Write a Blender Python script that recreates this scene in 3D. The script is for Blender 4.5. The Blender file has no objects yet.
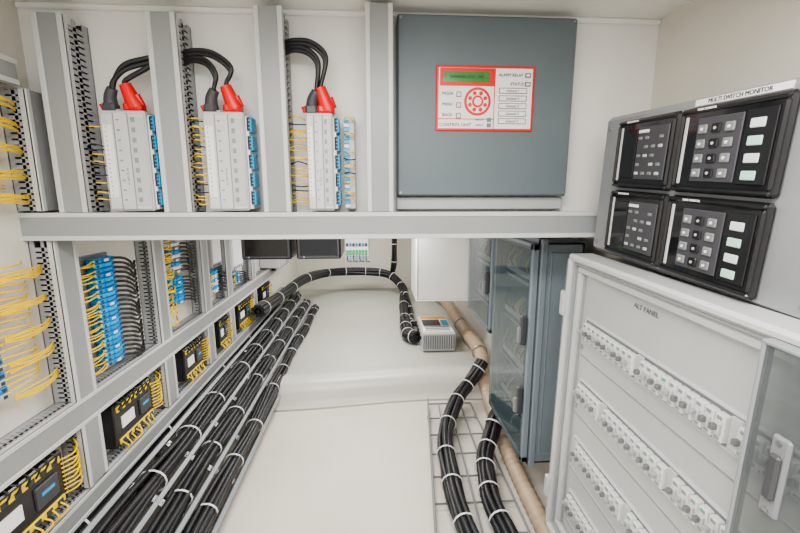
import bpy, bmesh, math, random
from mathutils import Vector, Matrix
random.seed(7)
R=random.uniform
# ------------------------------------------------------------ materials
MATS={}
def mat(name,col,rough=.5,metal=0,noise=0,nscale=8,bump=0,bscale=60,alpha=1,emit=0,spec=.5,coat=0):
    m=bpy.data.materials.new(name);m.use_nodes=True
    nt=m.node_tree;b=nt.nodes['Principled BSDF']
    b.inputs['Base Color'].default_value=(*col,1)
    b.inputs['Roughness'].default_value=rough
    b.inputs['Metallic'].default_value=metal
    b.inputs['Specular IOR Level'].default_value=spec
    b.inputs['Coat Weight'].default_value=coat
    if emit:
        b.inputs['Emission Color'].default_value=(*col,1);b.inputs['Emission Strength'].default_value=emit
    tc=nt.nodes.new('ShaderNodeTexCoord')
    n=nt.nodes.new('ShaderNodeTexNoise');n.inputs['Scale'].default_value=nscale;n.inputs['Detail'].default_value=4
    nt.links.new(tc.outputs['Object'],n.inputs['Vector'])
    r=nt.nodes.new('ShaderNodeValToRGB')
    k=noise if noise else .03
    r.color_ramp.elements[0].position=.3;r.color_ramp.elements[1].position=.7
    r.color_ramp.elements[0].color=(*[c*(1-k) for c in col],1)
    r.color_ramp.elements[1].color=(*[min(1,c*(1+k)) for c in col],1)
    nt.links.new(n.outputs['Fac'],r.inputs['Fac']);nt.links.new(r.outputs['Color'],b.inputs['Base Color'])
    if bump:
        n2=nt.nodes.new('ShaderNodeTexNoise');n2.inputs['Scale'].default_value=bscale;n2.inputs['Detail'].default_value=3
        nt.links.new(tc.outputs['Object'],n2.inputs['Vector'])
        bp=nt.nodes.new('ShaderNodeBump');bp.inputs['Strength'].default_value=bump;bp.inputs['Distance'].default_value=.01
        nt.links.new(n2.outputs['Fac'],bp.inputs['Height']);nt.links.new(bp.outputs['Normal'],b.inputs['Normal'])
    if alpha<1: b.inputs['Alpha'].default_value=alpha
    MATS[name]=m;return m
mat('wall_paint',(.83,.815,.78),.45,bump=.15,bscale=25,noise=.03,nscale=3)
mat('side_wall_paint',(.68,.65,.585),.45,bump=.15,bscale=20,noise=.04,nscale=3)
mat('ceiling_paint',(.83,.815,.775),.5,bump=.1,bscale=20)
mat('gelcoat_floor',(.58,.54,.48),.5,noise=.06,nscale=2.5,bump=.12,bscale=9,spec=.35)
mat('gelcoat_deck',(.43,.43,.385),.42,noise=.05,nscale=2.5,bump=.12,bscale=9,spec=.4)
mat('gelcoat_lip_highlight',(.52,.51,.465),.35,noise=.04,nscale=3,spec=.5)  # lip gelcoat lightened to paint in the highlight along the step
mat('step_foot_shade',(.25,.24,.21),.6)  # dark strip, shade under the step painted as colour
mat('duct_cover',(.28,.29,.29),.36)
mat('duct_edge',(.52,.53,.525),.33)
mat('duct_finger',(.33,.34,.35),.5)
mat('duct_inside',(.05,.05,.055),.7)
mat('panel_grey',(.125,.155,.170),.42,bump=.05,bscale=300)
mat('red_plastic',(.72,.015,.015),.35)
mat('label_white',(.80,.80,.78),.4)
mat('print_black',(.03,.03,.03),.5)
mat('print_grey',(.20,.20,.20),.5)
mat('lcd_green',(.05,.22,.05),.2)
mat('module_grey',(.53,.54,.535),.42,noise=.05,nscale=30)
mat('module_seam',(.25,.26,.27),.5)
mat('plastic_white',(.74,.74,.72),.35)
mat('plastic_lightgrey',(.46,.47,.465),.35)
mat('cabinet_white',(.42,.43,.425),.34)
mat('cabinet_frame',(.50,.51,.505),.30)
mat('cabinet_rim',(.24,.26,.265),.35)
mat('breaker_plastic',(.66,.67,.66),.35)
mat('blue_terminal',(.02,.24,.56),.35)
mat('cyan_terminal',(.01,.36,.68),.35)
mat('yellow_wire',(.86,.58,.01),.4)
mat('yellow_plastic',(.80,.60,.03),.4)
mat('black_cable',(.018,.018,.020),.40,noise=.2,nscale=20)
mat('black_plastic',(.016,.016,.018),.25)
mat('black_gloss',(.012,.012,.014),.08)
mat('dark_grey',(.06,.06,.068),.4)
mat('mid_grey',(.19,.20,.21),.4)
mat('zip_tie',(.70,.70,.69),.4)
mat('brushed_metal',(.34,.35,.36),.36,metal=.4,noise=.06,nscale=6)
mat('steel',(.35,.36,.37),.3,metal=.8)
mat('enclosure_grey',(.19,.23,.262),.36)
mat('tinted_glass',(.06,.095,.11),.05,alpha=.48,coat=.5)
mat('clear_smoke',(.13,.145,.15),.06,alpha=.5,coat=.4)
mat('clear_cover',(.7,.73,.74),.05,alpha=.08,coat=.5)
mat('hose_beige',(.40,.30,.215),.45,noise=.15,nscale=15)
mat('green_label',(.42,.66,.54),.3,emit=.05)
mat('green_plastic',(.05,.33,.14),.4)
mat('window_white',(.60,.66,.63),.2,emit=.05)
mat('fill_panel_glow',(1,.97,.92),.5,emit=3)  # glowing face of the added fill panels
mat('orange_label',(.85,.38,.05),.4)
# ------------------------------------------------------------ builder
class B:
    def __init__(s,name):
        s.name=name;s.v=[];s.f=[];s.m=[];s.sm=[];s.mats=[];s.M=Matrix.Identity(4)
    def mi(s,n):
        if n not in s.mats:s.mats.append(n)
        return s.mats.index(n)
    def add(s,vs,fs,m,smooth=False):
        o=len(s.v);k=s.mi(m)
        s.v+= [s.M@Vector(p) for p in vs]
        s.f+= [tuple(i+o for i in f) for f in fs]
        s.m+= [k]*len(fs);s.sm+=[smooth]*len(fs)
    def box(s,x0,x1,y0,y1,z0,z1,m,c=0):
        if x0>x1:x0,x1=x1,x0
        if y0>y1:y0,y1=y1,y0
        if z0>z1:z0,z1=z1,z0
        if c<=0:
            vs=[(x,y,z) for x in(x0,x1) for y in(y0,y1) for z in(z0,z1)]
            s.add(vs,[(0,1,3,2),(4,6,7,5),(0,4,5,1),(2,3,7,6),(0,2,6,4),(1,5,7,3)],m);return
        lo=(x0,y0,z0);hi=(x1,y1,z1);c=min(c,.45*min(x1-x0,y1-y0,z1-z0))
        vs=[];idx={}
        for i in(0,1):
            for j in(0,1):
                for k in(0,1):
                    for a in range(3):
                        p=[]
                        for d,sg in enumerate((i,j,k)):
                            e=hi[d] if sg else lo[d]
                            if d!=a: e+= -c if sg else c
                            p.append(e)
                        idx[(i,j,k,a)]=len(vs);vs.append(p)
        fs=[]
        for a in range(3):
            b,d=[q for q in range(3) if q!=a]
            for sg in(0,1):
                f=[]
                for (p,q) in((0,0),(1,0),(1,1),(0,1)):
                    t=[0,0,0];t[a]=sg;t[b]=p;t[d]=q
                    f.append(idx[(*t,a)])
                fs.append(f)
            for p in(0,1):
                for q in(0,1):
                    t0=[0,0,0];t0[a]=0;t0[b]=p;t0[d]=q;t1=list(t0);t1[a]=1
                    fs.append([idx[(*t0,b)],idx[(*t1,b)],idx[(*t1,d)],idx[(*t0,d)]])
        for i in(0,1):
            for j in(0,1):
                for k in(0,1): fs.append([idx[(i,j,k,0)],idx[(i,j,k,1)],idx[(i,j,k,2)]])
        s.add(vs,fs,m)
    def frame(s,x0,x1,z0,z1,w,y0,y1,m,c=.002):   # rectangular ring in xz plane
        s.box(x0,x1,y0,y1,z1-w,z1,m,c);s.box(x0,x1,y0,y1,z0,z0+w,m,c)
        s.box(x0,x0+w,y0,y1,z0+w,z1-w,m,c);s.box(x1-w,x1,y0,y1,z0+w,z1-w,m,c)
    def tube(s,pts,r,m,seg=8,sub=4,closed=False,cap=True,rf=None):
        P=[Vector(p) for p in pts]
        if sub>1 and len(P)>2:
            Q=[];n=len(P)
            rng=n if closed else n-1
            for i in range(rng):
                if closed:a,b,c,d=P[i-1],P[i],P[(i+1)%n],P[(i+2)%n]
                else:
                    b,c=P[i],P[i+1];a=P[i-1] if i>0 else b*2-c;d=P[i+2] if i+2<n else c*2-b
                for k in range(sub):
                    t=k/sub
                    Q.append(.5*((2*b)+(c-a)*t+(2*a-5*b+4*c-d)*t*t+(3*b-a-3*c+d)*t**3))
            if not closed:Q.append(P[-1])
            P=Q
        n=len(P);vs=[];fs=[];N=None
        for i in range(n):
            if closed:T=(P[(i+1)%n]-P[i-1]).normalized()
            else:T=(P[min(i+1,n-1)]-P[max(i-1,0)]).normalized()
            if N is None:
                N=T.orthogonal().normalized()
            N=(N-T*N.dot(T)).normalized();Bn=T.cross(N)
            rr=r if rf is None else rf(i/(n-1),i)*r
            for k in range(seg):
                a=2*math.pi*k/seg
                vs.append(P[i]+N*math.cos(a)*rr+Bn*math.sin(a)*rr)
        for i in range(n if closed else n-1):
            j=(i+1)%n
            for k in range(seg):
                l=(k+1)%seg
                fs.append((i*seg+k,i*seg+l,j*seg+l,j*seg+k))
        s.add(vs,fs,m,True)
        if cap and not closed:
            s.add(vs[:seg],[tuple(range(seg))[::-1]],m);s.add(vs[-seg:],[tuple(range(seg))],m)
    def cyl(s,p0,p1,r,m,seg=16):
        s.tube([p0,p1],r,m,seg,1)
    def text(s,t,M,size,m,depth=.0004,align='CENTER'):
        cu=bpy.data.curves.new('t','FONT');cu.body=t;cu.size=size;cu.extrude=depth;cu.align_x=align;cu.align_y='CENTER'
        cu.resolution_u=2
        o=bpy.data.objects.new('t',cu);bpy.context.scene.collection.objects.link(o)
        dg=bpy.context.evaluated_depsgraph_get();me=o.evaluated_get(dg).to_mesh()
        vs=[M@v.co for v in me.vertices];fs=[tuple(p.vertices) for p in me.polygons]
        s.add(vs,fs,m);o.evaluated_get(dg).to_mesh_clear()
        bpy.data.objects.remove(o);bpy.data.curves.remove(cu)
    def done(s):
        me=bpy.data.meshes.new(s.name)
        c=Vector((0,0,0))
        if s.v:
            lo=Vector([min(p[i] for p in s.v) for i in range(3)]);hi=Vector([max(p[i] for p in s.v) for i in range(3)]);c=(lo+hi)/2
        me.from_pydata([p-c for p in s.v],[],s.f)
        for n in s.mats:me.materials.append(MATS[n])
        me.polygons.foreach_set('material_index',s.m);me.polygons.foreach_set('use_smooth',s.sm)
        bm=bmesh.new();bm.from_mesh(me);bmesh.ops.recalc_face_normals(bm,faces=bm.faces);bm.to_mesh(me);bm.free()
        me.update()
        o=bpy.data.objects.new(s.name,me);o.location=c
        bpy.context.scene.collection.objects.link(o);return o
TXT_FRONT=lambda x,y,z:Matrix.Translation((x,y,z))@Matrix.Rotation(math.pi/2,4,'X')  # text facing -Y
def cols(a,b,c,t):
    M=Matrix.Identity(4)
    for i,v in enumerate((a,b,c)):
        for k in range(3):M[k][i]=v[k]
    for k in range(3):M[k][3]=t[k]
    return M
# ------------------------------------------------------------ room shell
b=B('floor')
NX=25
xs=[-.77+1.45*i/(NX-1) for i in range(NX)]
def wav(x,y,z): return (x,y+.03*math.sin((x+.1)*4) if 1.65<y<2.3 else y,z)
def strip(prof,m):
    vs=[wav(x,y,z) for y,z in prof for x in xs]
    b.add(vs,[(i*NX+k,i*NX+k+1,(i+1)*NX+k+1,(i+1)*NX+k) for i in range(len(prof)-1) for k in range(NX-1)],m,True)
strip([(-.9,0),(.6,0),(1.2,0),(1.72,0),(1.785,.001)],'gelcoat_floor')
strip([(1.785,.001),(1.79,.004),(1.797,.004)],'step_foot_shade')
strip([(1.797,.004),(1.815,.012),(1.828,.030),(1.838,.062),(1.855,.088),(1.885,.104),(1.93,.108),(1.975,.100),(2.01,.088),(2.03,.080)],'gelcoat_lip_highlight')
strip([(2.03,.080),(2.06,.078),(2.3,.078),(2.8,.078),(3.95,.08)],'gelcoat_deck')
b.done()
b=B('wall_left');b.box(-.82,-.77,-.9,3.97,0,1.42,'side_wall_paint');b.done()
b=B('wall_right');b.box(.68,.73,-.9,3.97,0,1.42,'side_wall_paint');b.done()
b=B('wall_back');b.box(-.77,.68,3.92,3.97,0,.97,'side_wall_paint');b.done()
b=B('wall_front');b.box(-.77,.68,1.0,1.03,.905,1.41,'wall_paint')
b.done()
b=B('ceiling');b.box(-.82,.73,-.9,1.03,1.41,1.45,'ceiling_paint')
b.box(-.77,.68,1.03,3.92,.93,.97,'ceiling_paint');b.done()
b=B('trim_1');b.box(-.77,.68,.992,1.0,1.398,1.41,'wall_paint',.003);b.done()
# ------------------------------------------------------------ cable ducts
def duct(M,L,W=.058,D=.075,pitch=.0125,fing=.0085,name='cable_duct'):
    b=B(name);b.M=M;w=W/2;t=.002
    b.box(-w,w,D-t,D,0,L,'duct_finger')
    b.box(-w+.006,w-.006,D-.012,D-t,0,L,'duct_inside')
    b.box(-w+.004,w-.004,.003,.006,0,L,'duct_inside')
    for sx in(-1,1):
        xa,xb=sx*w,sx*(w-t)
        b.box(xa,xb,D*.78,D,0,L,'duct_finger')
        b.box(xa,xb,D*.40,D*.52,0,L,'duct_finger')
        b.box(xa,xb,.004,D*.16,0,L,'duct_finger')
        n=int(L/pitch)
        for i in range(n):
            z=i*pitch+.001
            b.box(xa,xb,.004,D*.78,z,z+fing,'duct_finger')
    e=.0025
    b.box(-w-e,w+e,0,.004,0,L,'duct_cover',.001)
    b.box(-w-e,-w+.008,-.0022,.002,0,L,'duct_edge',.001)
    b.box(w-.008,w+e,-.0022,.002,0,L,'duct_edge',.001)
    b.box(-w-e,-w,0,.014,0,L,'duct_edge',.0006);b.box(w,w+e,0,.014,0,L,'duct_edge',.0006)
    return b.done()
FX=lambda x,z:Matrix.Translation((x,.92,z))
for x,zt in((-.655,1.362),(-.434,1.368),(-.218,1.385),(.012,1.396)):
    duct(FX(x,.963),zt-.963,W=.054,D=.079)
duct(cols((0,0,-1),(0,1,0),(1,0,0),(-.775,.92,.932)),1.312,W=.056,D=.079)
LV=lambda y,z:cols((0,1,0),(-1,0,0),(0,0,1),(-.715,y,z))
LH=lambda y,z:cols((0,0,-1),(-1,0,0),(0,1,0),(-.715,y,z))
duct(LH(.25,1.243),.655,W=.045,D=.055)
duct(LV(.948,.966),.25,W=.06,D=.055)
ys=[.962,1.35,1.70,1.96,2.35]
for y in ys:
    duct(LV(y,.513),.9-.513,W=.062,D=.055)
    duct(LV(y,.283),.446-.283,W=.062,D=.055)
duct(LH(.3,.48),3.0,W=.062,D=.055)
duct(LH(.3,.25),2.9,W=.05,D=.055)
# ------------------------------------------------------------ grey control cabinet
b=B('wall_control_cabinet')
b.box(.052,.46,.955,.999,.998,1.392,'panel_grey',.004)
b.box(.052,.46,.975,.999,.966,.996,'plastic_lightgrey',.002)
b.box(.140,.366,.9515,.955,1.146,1.287,'red_plastic',.0015)
Y=.9512
def pl(x0,x1,z0,z1,m,d=.0006,c=0): b.box(x0,x1,Y-d,Y+.0004,z0,z1,m,c)
pl(.1455,.3605,1.1515,1.2815,'label_white')
pl(.148,.275,1.243,1.281,'red_plastic',.0009)
pl(.155,.262,1.251,1.274,'lcd_green',.0014)
b.text('CHARGE 13.2V  OK',TXT_FRONT(.209,Y-.0018,1.2625),.009,'print_black')
def disc(x,z,r,m,d,n=32): b.cyl((x,Y,z),(x,Y-d,z),r,m,n)
disc(.235,1.210,.031,'red_plastic',.001);disc(.235,1.210,.025,'label_white',.0014)
for k in range(8):
    a=k*math.pi/4+.39;disc(.235+.019*math.cos(a),1.210+.019*math.sin(a),.0045,'red_plastic',.0024,12)
disc(.235,1.210,.013,'red_plastic',.0028);disc(.235,1.210,.0085,'label_white',.0034)
for i in range(3):
    pl(.186,.197,1.219-i*.023,1.231-i*.023,'print_grey',.0015);pl(.188,.195,1.221-i*.023,1.229-i*.023,'plastic_white',.002)
    b.text(('MODE','MENU','BACK')[i],TXT_FRONT(.166,Y-.001,1.2265-i*.023),.009,'print_black',.0006)
for i in range(5):
    z=1.228-i*.0165
    pl(.284,.349,z,z+.0125,'print_black',.0008);pl(.2855,.3475,z+.0014,z+.0111,'label_white',.0012)
    b.text('channel %d'%(i+1),TXT_FRONT(.316,Y-.0015,z+.006),.008,'print_black')
for i in range(2):
    pl(.343,.356,1.263-i*.019,1.272-i*.019,'print_black',.0015);pl(.345,.354,1.265-i*.019,1.270-i*.019,'plastic_white',.002)
    b.text(('ALARM RELAY','STATUS')[i],TXT_FRONT(.310 if i==0 else .325,Y-.001,1.2675-i*.019),.009,'print_black',.0006)
for i in range(2): 
    pl(.258,.268,1.154+i*.012,1.163+i*.012,'print_grey',.0015);b.text('INPUT',TXT_FRONT(.241,Y-.001,1.1585+i*.012),.0065,'print_black')
b.text('CONTROL UNIT',TXT_FRONT(.185,Y-.001,1.159),.010,'print_black')
pl(.2725,.2745,1.150,1.246,'red_plastic',.001);pl(.1445,.2745,1.171,1.173,'red_plastic',.001)
for x,z in((.06,1.006),(.452,1.006),(.06,1.384),(.452,1.384)): b.cyl((x,.956,z),(x,.9535,z),.003,'steel',10)
b.done()
# ------------------------------------------------------------ io modules
def io_module(x0,x1):
    b=B('io_controller_module')
    z0,z1=.9655,1.178
    b.box(x0,x1,.930,.998,z0,z1,'module_grey',.003)
    w=x1-x0
    b.box(x0+.002,x1-.002,.927,.931,z0+.004,z1-.006,'module_grey',.0012)
    for f in(.30,.62):
        b.box(x0+w*f-.0011,x0+w*f+.0011,.9262,.9275,z0+.004,z1-.006,'module_seam')
    b.box(x0+w*.05,x0+w*.25,.9255,.9275,z0+.03,z1-.03,'plastic_white',.0006)
    b.box(x0+w*.66,x1-.004,.9255,.9275,z0+.012,z1-.015,'plastic_lightgrey',.0006)
    for i in range(9):
        z=z0+.02+i*.021
        b.box(x0+w*.70,x0+w*.78,.9245,.9262,z,z+.010,'module_seam');b.box(x0+w*.36,x0+w*.42,.926,.9272,z+.003,z+.006,'module_seam')
    for i in range(16):
        b.cyl((x0+w*.12,.9256,z0+.035+i*.0095),(x0+w*.12,.9250,z0+.035+i*.0095),.0015,'module_seam',6)
    b.text('DI 16 / DO 16',Matrix.Translation((x0+w*.5,.9265,z0+.075))@Matrix.Rotation(math.pi/2,4,'Y')@Matrix.Rotation(math.pi/2,4,'X'),.006,'print_grey')
    for i in range(4): b.box(x0+.008+i*w*.22,x0+.016+i*w*.22,.94,.99,z1-.001,z1+.004,'plastic_lightgrey')
    for k in range(5):
        za=z0+.012+k*.040
        b.box(x1+.001,x1+.013,.940,.975,za,za+.033,'cyan_terminal',.0015)
        for q in range(4):
            b.box(x1+.004,x1+.010,.9385,.941,za+.003+q*.0078,za+.0075+q*.0078,'duct_inside')
    b.box(x1-.001,x1+.006,.94,.996,z0+.004,z1-.008,'plastic_white')
    cx=x0+max(.012,w*.16);rx=x0+min(w*.62,w-.018)
    b.box(cx-.013,cx+.013,.934,.962,z1-.002,z1+.018,'dark_grey',.004)
    b.tube([(cx,.949,z1+.010),(cx+.003,.944,z1+.030),(cx+.012,.940,z1+.046)],.0145,'dark_grey',12,4,rf=lambda t,i:1-.3*t)
    b.tube([(cx-.014,.95,z1+.004),(cx-.018,.946,z1+.016)],.006,'red_plastic',8,2)
    b.box(rx-.012,rx+.026,.932,.964,z1-.002,z1+.020,'red_plastic',.006)
    b.tube([(rx+.012,.947,z1+.008),(rx+.004,.943,z1+.030),(rx-.004,.940,z1+.054)],.0185,'red_plastic',14,5,rf=lambda t,i:1-.35*t)
    b.tube([(rx+.024,.947,z1+.012),(rx+.016,.942,z1+.034)],.0075,'red_plastic',8,2)
    return b.done(),(cx+.010,z1+.040),(rx-.003,z1+.050)
mods=[(-.582,-.490),(-.370,-.283),(-.150,-.092)]
ends=[]
for m in mods:
    o,c,r=io_module(*m);ends.append((c,r))
b=B('supply_cable')
(c,r)=ends[0]
for k in range(2):
    o=k*.010
    b.tube([(c[0],.941,c[1]),(c[0]+.006+o*.4,.939,c[1]+.02+o*.5),(c[0]+.035,.938,1.262+o),(-.475,.945,1.278+o),(-.455,.95,1.285+o)],.0052,'black_cable',8,6)
b.tube([(r[0],.941,r[1]),(r[0]+.002,.939,r[1]+.012),(-.487,.94,1.262),(-.472,.943,1.272),(-.455,.95,1.274)],.0052,'black_cable',8,6)
b.done()
b=B('supply_cable')
for i,(tx,tz) in ((1,(-.405,1.285)),(2,(-.19,1.31))):
    c,r=ends[i]
    for k in range(4):
        o=k*.007
        p0=(c[0],.941-.004*(k%2),c[1]) if k<2 else (r[0],.941,r[1])
        px=p0[0]+.002
        b.tube([(tx-.01,.955,tz+o-.008),(tx+.02,.945,tz+o-.002),((tx+px)/2+.02,.938,tz-.012+o*1.2),(px+.004+o*.4,.938,tz-.036+o),(px,.94,p0[2]+.012),p0],.0046,'black_cable',8,6)
b.done()
b=B('signal_wire_bundle')
for (xa,xb) in((-.405,-.371),(-.19,-.151),(-.627,-.583),(-.070,-.045)):
    for z in[.985+.0195*i for i in range(10)]:
        for k in range(2):
            zz=z+R(-.003,.003)+k*.005
            mm='yellow_wire' if random.random()<.7 else 'black_cable'
            if xa==-.627 and random.random()<.65: continue
            if xa==-.070 and random.random()<.4: continue
            b.tube([(xa,.95+R(-.005,.01),zz),((xa+xb)/2,.934,zz+R(-.006,.006)),(xb,.95,zz-.002)],.0014,mm,5,3)
b.done()
b=B('terminal_strip')
b.box(-.068,-.045,.955,.999,.968,1.175,'plastic_lightgrey',.002)
for i in range(22): b.box(-.069,-.058,.951,.957,.972+i*.009,.979+i*.009,'cyan_terminal' if i%5 else 'plastic_white')
b.done()
# ------------------------------------------------------------ left wall equipment
YR=.0018
def wires_left(b,y0,y1,x,zs,m='yellow_wire',r=YR):
    for z in zs:
        a=R(-.008,.008);q=R(-.004,.004)
        b.tube([(x-.012,y0,z),(x+.004+q,y0+(y1-y0)*.35,z+a*.5+.003),(x+.002+q,y0+(y1-y0)*.7,z+a),(x-.02,y1,z+a*1.2)],r,m,5,3)
        b.tube([(x-.010,y0,z),(x-.002,y0+(y1-y0)*.12,z+a*.1+.001)],r*1.5,'yellow_plastic',6,1)
def terminal_block(y0,y1,z0,z1,n,cs,x=-.735,wy=.05,black=True):
    b=B('terminal_block')
    b.box(-.769,-.76,y0-.01,y1+.01,z0-.008,z1+.008,'steel')
    h=(z1-z0)/n
    for i in range(n):
        m=cs[i%len(cs)];z=z0+i*h
        b.box(-.76,x,y0,y1,z,z+h*.88,m,.0015)
        b.box(x-.002,x+.004,y0+(y1-y0)*.35,y0+(y1-y0)*.65,z+h*.1,z+h*.8,m,.001)
        b.box(x-.001,x+.0012,y0+.005,y0+.013,z+h*.2,z+h*.65,'duct_inside')
        b.box(x-.001,x+.0012,y1-.013,y1-.005,z+h*.2,z+h*.65,'duct_inside')
        if i%3==0: b.box(x+.003,x+.005,y0+(y1-y0)*.4,y0+(y1-y0)*.6,z+h*.2,z+h*.7,'label_white')
    zs=[z0+(i+.5)*h for i in range(n)]
    wires_left(b,y0+.008,y0-wy,x,zs+[z+h*.3 for z in zs[::2]])
    if black:
        for z in zs[::1]:
            b.tube([(x-.005,y1-.006,z),(x+.014,y1+.015,z-.004),(x+.012,y1+.05,z-.02),(x-.008,y1+.095,z-.03-R(0,.02)),(x-.02,y1+.125,z-.03)],.0036,'black_cable',6,4)
    else: wires_left(b,y1-.008,y1+wy,x,zs)
    return b.done()
terminal_block(.72,.79,.60,.86,18,['plastic_lightgrey','blue_terminal'],wy=.10,black=False)
b=B('signal_wire_bundle')
for zc in(.60,.66,.72,.78,.84,.99,1.04,1.09,1.14,1.18):
    for k in range(6):
        z=zc+R(-.009,.009)
        b.tube([(-.735,.80,z-R(.0,.006)),(-.722,.835,z+R(-.004,.005)),(-.724,.88,z+R(-.003,.003)),(-.745,.925,z+R(-.004,.004))],.0019,'yellow_wire',5,4)
b.done()
b=B('signal_wire_bundle')
for zc in(.56,.60,.66,.72,.78,.83):
    for k in range(4):
        z=zc+R(-.014,.014)
        b.tube([(-.74,1.395,z),(-.716,1.42,z+R(-.01,.01)),(-.722,1.45,z+R(-.01,.01)),(-.74,1.475,z+R(-.01,.01))],.002,'yellow_wire',5,3)
b.done()
terminal_block(1.08,1.16,.535,.835,22,['blue_terminal','blue_terminal','cyan_terminal'],wy=.075)
terminal_block(.70,.78,.985,1.19,14,['mid_grey','blue_terminal'],wy=.1,black=False)
terminal_block(1.46,1.55,.60,.70,8,['blue_terminal','cyan_terminal'],wy=.07)
terminal_block(1.46,1.55,.715,.83,8,['mid_grey','plastic_white','blue_terminal'],wy=.07,black=True)
def wallbox(name,y0,y1,z0,z1,x=-.722,m='plastic_lightgrey'):
    b=B(name);b.box(-.769,x,y0,y1,z0,z1,m,.003)
    b.box(x-.001,x+.003,y0+.008,y1-.008,z0+.02,z1-.02,'plastic_white',.001)
    for i in range(5):
        y=y0+.01+i*(y1-y0-.02)/5
        b.box(x-.002,x+.004,y,y+.008,z1-.016,z1-.004,'green_plastic');b.box(x-.002,x+.004,y,y+.008,z0+.004,z0+.016,'mid_grey')
    return b.done()
wallbox('power_supply_unit',1.49,1.58,.845,.905,-.73)
wallbox('power_supply_unit',1.79,1.90,.68,.90)
wallbox('power_supply_unit',2.06,2.22,.62,.88,-.73,'plastic_white')
terminal_block(1.80,1.88,.56,.66,6,['plastic_white','cyan_terminal'],wy=.04)
terminal_block(2.10,2.18,.54,.60,5,['blue_terminal'],wy=.04)
def relay(y0,y1,z0,z1):
    b=B('relay_module');x=-.72
    b.box(-.769,x,y0,y1,z0,z1,'black_plastic',.003)
    h=z1-z0;w=y1-y0
    b.box(x-.001,x+.004,y0+w*.06,y1-w*.06,z1-h*.18,z1-h*.06,'yellow_plastic',.001)
    b.box(x-.001,x+.004,y0+w*.06,y1-w*.06,z0+h*.06,z0+h*.18,'yellow_plastic',.001)
    b.box(x-.001,x+.003,y0+w*.15,y1-w*.55,z0+h*.38,z1-h*.35,'label_white')
    b.box(x-.001,x+.005,y1-w*.40,y1-w*.12,z0+h*.3,z1-h*.3,'dark_grey',.001)
    b.box(x+.004,x+.006,y1-w*.34,y1-w*.18,z0+h*.5,z0+h*.56,'cyan_terminal')
    for i in range(6):
        y=y0+w*(.1+.145*i)
        b.box(x+.003,x+.006,y,y+w*.07,z1-h*.16,z1-h*.08,'duct_inside')
        b.box(x+.003,x+.006,y,y+w*.07,z0+h*.08,z0+h*.16,'duct_inside')
    for i in range(9):
        z=z0+h*(.15+.085*i)
        b.tube([(x,y1-.008,z),(x+.016,y1+.01,z+.004),(x+.008,y1+.035,z+R(-.01,.02)),(x-.02,y1+.06,z+R(0,.02))],.002,'yellow_wire',5,3)
    for i in range(8):
        y=y0+w*(.08+.11*i)
        b.tube([(x+.004,y,z0+h*.12),(x+.016,y+R(-.01,.01),z0-.004),(x+.004,y+R(-.015,.015),z0-.02)],.002,'yellow_wire',5,3)
        b.tube([(x+.004,y,z1-h*.12),(x+.014,y,z1+.004),(x+.002,y+R(-.008,.008),z1+.012)],.0022,'black_cable',5,3)
    return b.done()
for a,c in((.66,.87),(1.05,1.24),(1.46,1.62),(1.80,1.90),(2.06,2.26),(2.5,2.68)):
    relay(a,c,.305,.43)
b=B('junction_box');b.box(-.769,-.64,2.66,2.85,.52,.80,'module_grey',.006);b.box(-.64,-.634,2.675,2.835,.535,.785,'plastic_lightgrey',.003)
b.cyl((-.70,2.75,.52),(-.70,2.75,.49),.014,'black_plastic');b.done()
# ------------------------------------------------------------ cable bundles
def bundle(b,pts,n,Rb,r,m='black_cable',ties=6,tie_r=None,seg=7,sub=6,wob=.15,flat=1.0):
    P=[Vector(p) for p in pts];Q=[]
    for i in range(len(P)-1):
        bb,c=P[i],P[i+1];a=P[i-1] if i>0 else bb*2-c;d=P[i+2] if i+2<len(P) else c*2-bb
        for k in range(sub):
            t=k/sub;Q.append(.5*((2*bb)+(c-a)*t+(2*a-5*bb+4*c-d)*t*t+(3*bb-a-3*c+d)*t**3))
    Q.append(P[-1])
    fr=[];up=Vector((0,0,1))
    N=None
    for i in range(len(Q)):
        T=(Q[min(i+1,len(Q)-1)]-Q[max(i-1,0)]).normalized()
        if N is None:
            N=T.cross(up);N=N.normalized() if N.length>.1 else T.orthogonal().normalized()
        N=(N-T*N.dot(T)).normalized();fr.append((N,T.cross(N)))
    for k in range(n):
        a0=2*math.pi*k/max(1,n-1)+.3;rad=0 if (k==n-1 and n>3) else Rb-r
        path=[]
        ph=R(0,6)
        for i,q in enumerate(Q):
            a=a0+.12*math.sin(i*.35+ph);w=1+wob*math.sin(i*.6+ph)
            path.append(q+fr[i][0]*math.cos(a)*rad*w+fr[i][1]*math.sin(a)*rad*flat*w)
        b.tube(path,r,m,seg,1)
    for j in range(ties):
        i=int((j+.5)/ties*(len(Q)-1));N,Bn=fr[i];T=N.cross(Bn);rr=(tie_r or Rb*1.12)
        for off in(-.0018,.0,.0018):
            ring=[Q[i]+T*off+N*math.cos(a)*rr+Bn*math.sin(a)*rr*max(flat,.55) for a in[2*math.pi*h/14 for h in range(14)]]
            b.tube(ring,.0014,'zip_tie',5,1,closed=True)
L0=Vector((-.70,0,.20));L1=Vector((-.485,0,.035))
ax=(L1-L0).normalized();nz=Vector((-ax.z,0,ax.x))
def LP(t,y,h=0):
    p=L0.lerp(L1,t)+nz*h;p.y=y;return p
b=B('cable_ladder')
for t in(0,.34,.67,1.0):
    p=LP(t,0)
    b.M=cols((ax.x,0,ax.z),(0,1,0),(nz.x,0,nz.z),(p.x,0,p.z))
    b.box(-.007,.007,.35,3.3,-.006,.050 if t<1 else .034,'cabinet_rim',.002)
for i in range(15):
    y=.45+i*.2;b.M=cols((ax.x,0,ax.z),(0,1,0),(nz.x,0,nz.z),(L0.x,y,L0.z));b.box(0,.27,-.012,.012,-.010,-.004,'steel',.001)
b.M=Matrix.Identity(4)
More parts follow.
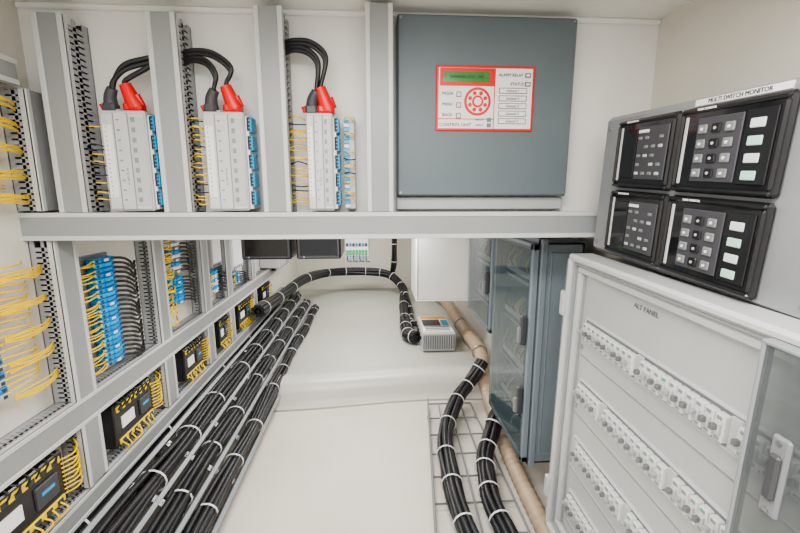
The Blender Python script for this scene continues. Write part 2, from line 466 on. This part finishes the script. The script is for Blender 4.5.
for y in(.6,1.2,1.8,2.4,3.0):
    b.box(-.768,-.70,y,y+.02,.165,.175,'steel')
    b.box(-.70,-.693,y,y+.02,.0 if y<1.7 else .081,.19,'steel')
b.done()
for gi,(t,n,Rb) in enumerate(((.17,10,.036),(.505,9,.030),(.835,9,.029))):
    b=B('cable_bundle')
    pts=[LP(t+R(-.02,.02),y,.038+R(-.003,.005)) for y in[.3,.6,.9,1.2,1.5,1.8,2.1,2.4,2.7,3.0,3.2]]
    bundle(b,pts,n,Rb,.0088,ties=13,flat=.85,wob=.25,sub=4)
    b.done()
b=B('cable_bundle')
bundle(b,[(-.735,y,.20+.006*math.sin(y*7)) for y in(.3,.8,1.3,1.8,2.3,2.8,3.2)],6,.026,.010,ties=7,sub=5,wob=.3);b.done()
b=B('cable_bundle')
bundle(b,[(-.66,2.2,.36),(-.64,2.7,.33),(-.56,3.2,.34),(-.40,3.62,.31),(-.1,3.72,.29),(.12,3.68,.27),(.24,3.5,.17),(.22,3.1,.125),(.20,2.7,.122),(.20,2.45,.122),(.25,2.36,.13)],9,.038,.012,ties=16,sub=5)
b.done()
b=B('cable_bundle')
bundle(b,[(.15,3.72,.26),(.17,3.66,.40),(.17,3.66,.6),(.17,3.66,.928)],5,.03,.011,ties=4)
b.done()
b=B('cable_bundle')
bundle(b,[(.24,3.4,.20),(.27,3.1,.12),(.26,2.85,.11),(.24,2.7,.11),(.27,2.56,.15)],4,.022,.009,ties=5);b.done()
b=B('wire_mesh_cable_tray')
def TP(u,v):
    y=.75+v*1.0;xl=.14+.10*v;return Vector((xl+(.445-xl)*u,y,.02))
for k in range(5): b.tube([TP(k/4,0),TP(k/4,1)],.0034,'mid_grey',6,1)
for k in range(9): b.tube([TP(0,k/8)+Vector((0,0,.03)),TP(0,k/8),TP(1,k/8)],.0034,'mid_grey',6,1)
b.tube([TP(0,0)+Vector((0,0,.03)),TP(0,1)+Vector((0,0,.03))],.0034,'mid_grey',6,1)
for u in(0,.5,1):
    for v in(.1,.9):
        p=TP(u,v);b.cyl((p.x,p.y,0),(p.x,p.y,.02),.006,'steel',8)
b.done()
b=B('cable_bundle')
bundle(b,[(.53,1.86,.18),(.45,1.80,.10),(.35,1.66,.065),(.27,1.44,.060),(.245,1.2,.060),(.25,1.0,.060),(.28,.75,.060),(.30,.55,.060)],8,.032,.0105,ties=9,sub=6,wob=.12)
b.done()
b=B('cable_bundle')
bundle(b,[(.50,1.46,.16),(.47,1.44,.11),(.42,1.36,.068),(.375,1.24,.060),(.355,1.1,.060),(.36,.95,.060),(.37,.75,.060),(.38,.55,.060)],8,.032,.0105,ties=8,sub=6,wob=.12)
b.done()
b=B('corrugated_hose')
hp=[(.485,.55,.033),(.487,.9,.033),(.49,1.2,.033),(.505,1.5,.036),(.53,1.8,.075),(.565,2.05,.15),(.575,2.4,.13),(.575,2.8,.13),(.57,3.2,.13),(.50,3.55,.13),(.45,3.88,.2)]
b.tube(hp,.028,'hose_beige',16,30,rf=lambda t,i:(1.05 if i%3 else .9)*(1 if t<.38 else 1+min(.4,(t-.38)*1.8)))
for p in((.565,2.05,.15),(.575,2.6,.13)):
    b.tube([(p[0]+.041*math.cos(a),p[1],p[2]+.041*math.sin(a)) for a in[2*math.pi*k/16 for k in range(16)]],.004,'steel',6,1,closed=True)
b.done()
# ------------------------------------------------------------ enclosures
def enclosure(y0,y1,z0,z1,xf=.446,xb=.60):
    b=B('breaker_enclosure');g='enclosure_grey';t=.012
    b.box(xb-t,xb,y0,y1,z0,z1,g,.003)
    xr=xf+.028
    b.box(xr,xb,y0,y0+t,z0,z1,g,.004);b.box(xr,xb,y1-t,y1,z0,z1,g,.004)
    b.box(xr,xb,y0,y1,z1-t,z1,g,.004);b.box(xr,xb,y0,y1,z0,z0+t,g,.004)
    for (a,c,d,e) in((y0-.008,y0+.02,z0-.008,z1+.008),(y1-.02,y1+.008,z0-.008,z1+.008)):
        b.box(xr-.006,xr+.014,a,c,d,e,g,.003)
    b.box(xr-.006,xr+.014,y0,y1,z1-.016,z1+.008,g,.003);b.box(xr-.006,xr+.014,y0,y1,z0-.008,z0+.016,g,.003)
    b.frame(xr+.025,xb-.015,z0+.03,z1-.03,.006,y0-.003,y0+.002,g,.002)
    a=z0+.006;c=z1-.006;w=.02
    for (p,q,r_,s_) in((y0,y1,c-w,c),(y0,y1,a,a+w),(y0,y0+w,a,c),(y1-w,y1,a,c)):
        b.box(xf,xf+.02,p,q,r_,s_,g,.003)
    b.box(xf-.004,xf+.002,y0+w*.5,y1-w*.5,a+w*.5,c-w*.5,'tinted_glass',.002)
    for zc in ([z0+(z1-z0)*.30,z0+(z1-z0)*.62] if z1-z0>.5 else [(z0+z1)/2]):
        b.box(xf-.020,xf-.002,y0+.006,y0+.024,zc-.045,zc+.045,'dark_grey',.004)
        b.box(xf-.028,xf-.016,y0+.009,y0+.021,zc-.04,zc+.01,'mid_grey',.003)
    b.box(xf+.06,xf+.064,y0+t,y1-t,z0+t,z1-t,'mid_grey')
    nr=int((z1-z0)/.14)
    for r_ in range(nr):
        z=z0+.07+r_*(z1-z0-.08)/nr
        b.box(xf+.045,xf+.06,y0+.03,y1-.03,z,z+.06,'plastic_lightgrey',.002)
        n=int((y1-y0-.07)/.018)
        for i in range(n):
            y=y0+.035+i*.018
            b.box(xf+.034,xf+.046,y,y+.016,z+.012,z+.048,'plastic_white',.001)
            b.box(xf+.028,xf+.036,y+.004,y+.012,z+.024,z+.034,'black_plastic')
            b.tube([(xf+.04,y+.008,z+.05),(xf+.03,y+.008+R(-.01,.01),z+.075),(xf+.05,y+R(-.02,.02),z+.11)],.002,random.choice(['black_cable','yellow_wire','black_cable']),5,3)
    for i in range(3):
        y=y0+.07+i*.1
        b.cyl((xf+.09,y,z0-.03),(xf+.09,y,z0+.002),.015,'black_plastic',14)
    for z in(z0+.06,z1-.08):
        for y in(y0+.05,y1-.05): b.box(xb-.002,.6795,y-.015,y+.015,z,z+.03,'steel')
    return b.done()
enclosure(1.10,1.46,.17,.87)
enclosure(1.50,1.86,.45,.87)
b=B('white_equipment_box');b.box(.235,.56,2.3,2.62,.375,.928,'plastic_white',.006)
b.frame(.238,.557,.378,.925,.007,2.294,2.301,'plastic_white',.002)
b.box(.25,.545,2.296,2.301,.39,.913,'label_white',.002)
b.box(.56,.6795,2.35,2.55,.5,.53,'steel');b.done()
b=B('battery_charger')
b.box(.27,.47,2.24,2.58,.082,.20,'plastic_lightgrey',.008)
for i in range(14): b.box(.275+i*.0138,.282+i*.0138,2.235,2.241,.10,.185,'mid_grey',.001)
b.box(.28,.46,2.26,2.56,.20,.203,'label_white')
b.box(.285,.455,2.50,2.55,.2025,.2045,'orange_label');b.box(.29,.40,2.36,2.48,.2025,.2045,'dark_grey')
b.box(.41,.45,2.36,2.47,.2025,.2045,'cyan_terminal')
for i in range(3): b.box(.295,.445,2.275+i*.03,2.288+i*.03,.2025,.204,'dark_grey')
for i in range(4): b.cyl((.262,2.30+i*.07,.15),(.272,2.30+i*.07,.15),.012,'black_plastic',10)
b.done()
for (xa,xb) in((-.53,-.335),(-.315,-.14)):
    b=B('black_equipment_unit');b.box(xa,xb,1.60,1.80,.748,.928,'black_plastic',.005)
    b.frame(xa+.005,xb-.005,.753,.922,.010,1.594,1.602,'dark_grey',.002)
    b.box(xa+.015,xb-.015,1.597,1.601,.763,.912,'black_gloss')
    b.cyl((xa+.03,1.60,.758),(xa+.03,1.590,.758),.004,'steel',10);b.done()
b=B('circuit_board');b.box(-.125,-.025,1.60,1.64,.748,.928,'plastic_lightgrey',.003)
b.box(-.12,-.03,1.594,1.6,.76,.92,'plastic_white')
for i in range(7):
    b.box(-.118+i*.0125,-.109+i*.0125,1.586,1.595,.765,.785,'green_plastic',.001)
    b.box(-.118+i*.0125,-.109+i*.0125,1.586,1.595,.80,.812,'blue_terminal' if i%2 else 'dark_grey',.001)
    b.tube([(-.114+i*.0125,1.59,.765),(-.112+i*.0125,1.58,.745),(-.10+i*.0125,1.6,.735)],.002,'blue_terminal' if i%2 else 'black_cable',5,3)
b.done()
# ------------------------------------------------------------ monitoring panel (right)
def side_frame(x,y,z,deg):
    t=math.radians(deg);c,s=math.cos(t),math.sin(t)
    return cols((0,-c,-s),(1,0,0),(0,-s,c),(x,y,z))
b=B('monitoring_display_panel');b.M=side_frame(.50,.885,1.019,3.6)
b.box(0,.54,0,.178,-.141,.145,'brushed_metal',.008)
def monitor(x0,x1,z0,z1,kind):
    w=x1-x0
    b.box(x0,x1,-.010,.002,z0,z1,'black_plastic',.005)
    b.frame(x0+.002,x1-.002,z0+.002,z1-.002,.007,-.015,-.008,'black_plastic',.003)
    b.box(x0+.009,x1-.009,-.0115,-.009,z0+.010,z1-.010,'black_gloss')
    b.box(x0+.012,x0+.018,-.013,-.010,z0+.014,z1-.014,'plastic_lightgrey',.001)
    if kind=='far':
        bx=x0+w*.42
        b.box(bx,x1-.013,-.0135,-.011,z0+.018,z1-.018,'dark_grey',.001)
        b.box(x0+.022,bx-.004,-.013,-.011,z0+.02,z1-.02,'black_gloss',.001)
        for r_ in range(5):
            for c_ in range(4):
                xx=bx+.004+c_*.0185;zz=z0+.026+r_*.0155
                if (r_*3+c_)%5==4: continue
                b.box(xx,xx+.010,-.0155,-.013,zz,zz+.0055,'plastic_lightgrey' if (r_+c_)%3==0 else 'mid_grey',.001)
        b.box(bx+.004,bx+.03,-.0155,-.013,z1-.028,z1-.023,'label_white')
    else:
        bx=x0+w*.22
        b.box(bx,x0+w*.66,-.0135,-.011,z0+.018,z1-.018,'dark_grey',.001)
        for r_ in range(4):
            for c_ in range(3):
                xx=bx+.005+c_*.0235;zz=z0+.024+r_*.021
                b.box(xx,xx+.016,-.0165,-.013,zz,zz+.013,'mid_grey' if c_!=1 else 'black_plastic',.0025)
                b.cyl((xx+.008,-.016,zz+.0065),(xx+.008,-.0175,zz+.0065),.0022,'label_white' if c_!=1 else 'plastic_lightgrey',10)
        b.box(x0+w*.68,x1-.013,-.0135,-.011,z0+.016,z1-.016,'black_plastic',.001)
        for r_ in range(4):
            zz=z0+.022+r_*.022
            b.box(x0+w*.73,x1-.026,-.0155,-.013,zz,zz+.012,'window_white' if r_%2 else 'green_label',.002)
    b.text('TANK MONITOR',Matrix.Translation((x0+w*.3,-.0152,z1-.0055))@Matrix.Rotation(math.pi/2,4,'X'),.0045,'label_white')
for z0,z1 in((.002,.130),(-.131,-.003)):
    monitor(.070,.230,z0,z1,'far');monitor(.238,.414,z0,z1,'near')
b.box(.25,.40,-.0015,.001,.1325,.1415,'label_white')
b.text('MULTI SWITCH MONITOR',Matrix.Translation((.325,-.0018,.137))@Matrix.Rotation(math.pi/2,4,'X'),.0085,'print_black')
for x,z in((.02,.12),(.02,-.12),(.47,.12),(.47,-.12)): b.cyl((x,-.002,z),(x,.001,z),.004,'steel',10)
b.done()
# ------------------------------------------------------------ breaker cabinet (right)
b=B('circuit_breaker_cabinet');b.M=side_frame(.445,.893,.868,1.6)
H=-.74;Lx=.66
b.box(0,Lx,.045,.225,H,-.012,'cabinet_white',.004)
b.box(0,Lx,.0,.06,-.016,0,'cabinet_frame',.005);b.box(0,Lx,0,.05,H,H+.02,'cabinet_frame',.005)
b.box(0,.014,0,.05,H,0,'cabinet_frame',.005);b.box(Lx-.02,Lx,0,.05,H,0,'cabinet_frame',.005)
b.frame(.015,Lx-.022,H+.021,-.017,.006,.008,.045,'cabinet_rim',.002)
b.frame(.023,Lx-.03,H+.030,-.026,.014,.014,.045,'cabinet_frame',.003)
b.frame(.038,Lx-.045,H+.044,-.040,.003,.022,.045,'cabinet_rim',.001)
b.box(.03,Lx-.03,.028,.046,H+.03,-.03,'cabinet_white',.002)
b.text('ALT PANEL',Matrix.Translation((.245,.0268,-.060))@Matrix.Rotation(math.pi/2,4,'X'),.013,'print_black')
for r_ in range(4):
    zc=-.165-r_*.147
    b.frame(.062,.555,zc-.030,zc+.030,.004,.022,.030,'cabinet_frame',.001)
    b.box(.045,.59,.0262,.0285,zc-.067,zc-.065,'cabinet_rim');b.box(.045,.59,.0262,.0285,zc-.0625,zc-.0615,'cabinet_frame')
    b.box(.066,.551,.024,.029,zc-.026,zc+.026,'dark_grey')
    for i in range(27):
        x=.069+i*.0177
        if (i+r_*5)%11==10: 
            b.box(x,x+.0168,.020,.026,zc-.024,zc+.024,'plastic_lightgrey',.001);continue
        b.box(x,x+.0156,.014,.026,zc-.020,zc+.020,'breaker_plastic',.0015)
        b.box(x+.002,x+.0136,.009,.015,zc-.009,zc+.009,'plastic_lightgrey',.0015)
        b.box(x+.004,x+.0116,.001,.010,zc-.002,zc+.007,'dark_grey' if i%3 else 'duct_cover',.0015)
        b.box(x+.004,x+.0116,.0132,.0142,zc+.012,zc+.017,'green_plastic' if (i+r_)%7==0 else 'mid_grey')
        b.box(x+.004,x+.0116,.0132,.0142,zc-.017,zc-.013,'module_seam')
    for x in(.05,.568): b.cyl((x,.024,zc-.045),(x,.03,zc-.045),.005,'cabinet_rim',10)
for z in(-.12,-.62): b.box(-.010,.010,-.006,.012,z-.03,z+.03,'plastic_lightgrey',.003)
b.done()
b=B('cabinet_clear_door');b.M=side_frame(.445,.893,.868,1.6)
b.box(.016,.494,-.009,-.006,H+.01,-.012,'clear_cover')
b.box(.500,.66,-.017,-.013,H+.01,-.012,'clear_smoke')
b.box(.495,.501,-.019,-.004,H+.01,-.010,'cabinet_rim',.002)
b.box(.497,.66,-.019,-.004,-.016,-.010,'cabinet_rim',.002)
b.box(.527,.548,-.020,-.012,-.20,-.105,'mid_grey',.003)
b.box(.531,.544,-.025,-.018,-.18,-.125,'dark_grey',.003)
for z in(-.112,-.193): b.cyl((.5375,-.019,z),(.5375,-.022,z),.003,'steel',10)
b.done()
b=B('cable_gland');b.cyl((.68,.665,1.345),(.655,.665,1.345),.022,'black_plastic',18);b.cyl((.66,.665,1.345),(.64,.665,1.345),.014,'dark_grey',14);b.done()
# ------------------------------------------------------------ added fill lights
def fill_panel(x,y,z,w,h,power,col=(1,.98,.95)):
    b=B('fill_light_panel');b.frame(-w/2-.01,w/2+.01,-h/2-.01,h/2+.01,.012,-.012,.0,'plastic_white',.002)  # unseen panel with area light, added to brighten the room
    b.box(-w/2,w/2,-.006,0,-h/2,h/2,'fill_panel_glow')
    M=Matrix.Translation((x,y,z))@Matrix(((1,0,0,0),(0,0,1,0),(0,1,0,0),(0,0,0,1)))
    b.v=[M@v for v in b.v];o=b.done()
    l=bpy.data.lights.new('fill_area_light','AREA');l.shape='RECTANGLE';l.size=w;l.size_y=h;l.energy=power;l.color=col
    lo=bpy.data.objects.new('fill_area_light',l);lo.parent=o;lo.location=(0,0,-.015);bpy.context.scene.collection.objects.link(lo)
    return o
fill_panel(-.05,.25,1.409,.7,.25,12)
fill_panel(-.05,-.45,1.409,.7,.25,15)
fill_panel(-.1,1.25,.929,.6,.15,6)  # this and the next two: hidden fill added to light the lower space
fill_panel(-.1,2.2,.929,.6,.2,9)
fill_panel(-.1,3.2,.929,.5,.2,7)
w=bpy.data.worlds.new('World');bpy.context.scene.world=w;w.use_nodes=True
w.node_tree.nodes['Background'].inputs[0].default_value=(1,.99,.975,1)
w.node_tree.nodes['Background'].inputs[1].default_value=1.45
try: bpy.context.scene.view_settings.look='AgX - Medium High Contrast'
except Exception: pass
# ------------------------------------------------------------ camera
cd=bpy.data.cameras.new('camera');cd.lens=18;cd.sensor_width=36;cd.clip_start=.02
co=bpy.data.objects.new('camera',cd);co.location=(0,0,1.0)
co.rotation_euler=(math.radians(90-10.1),0,math.radians(-3.5))
bpy.context.scene.collection.objects.link(co);bpy.context.scene.camera=co
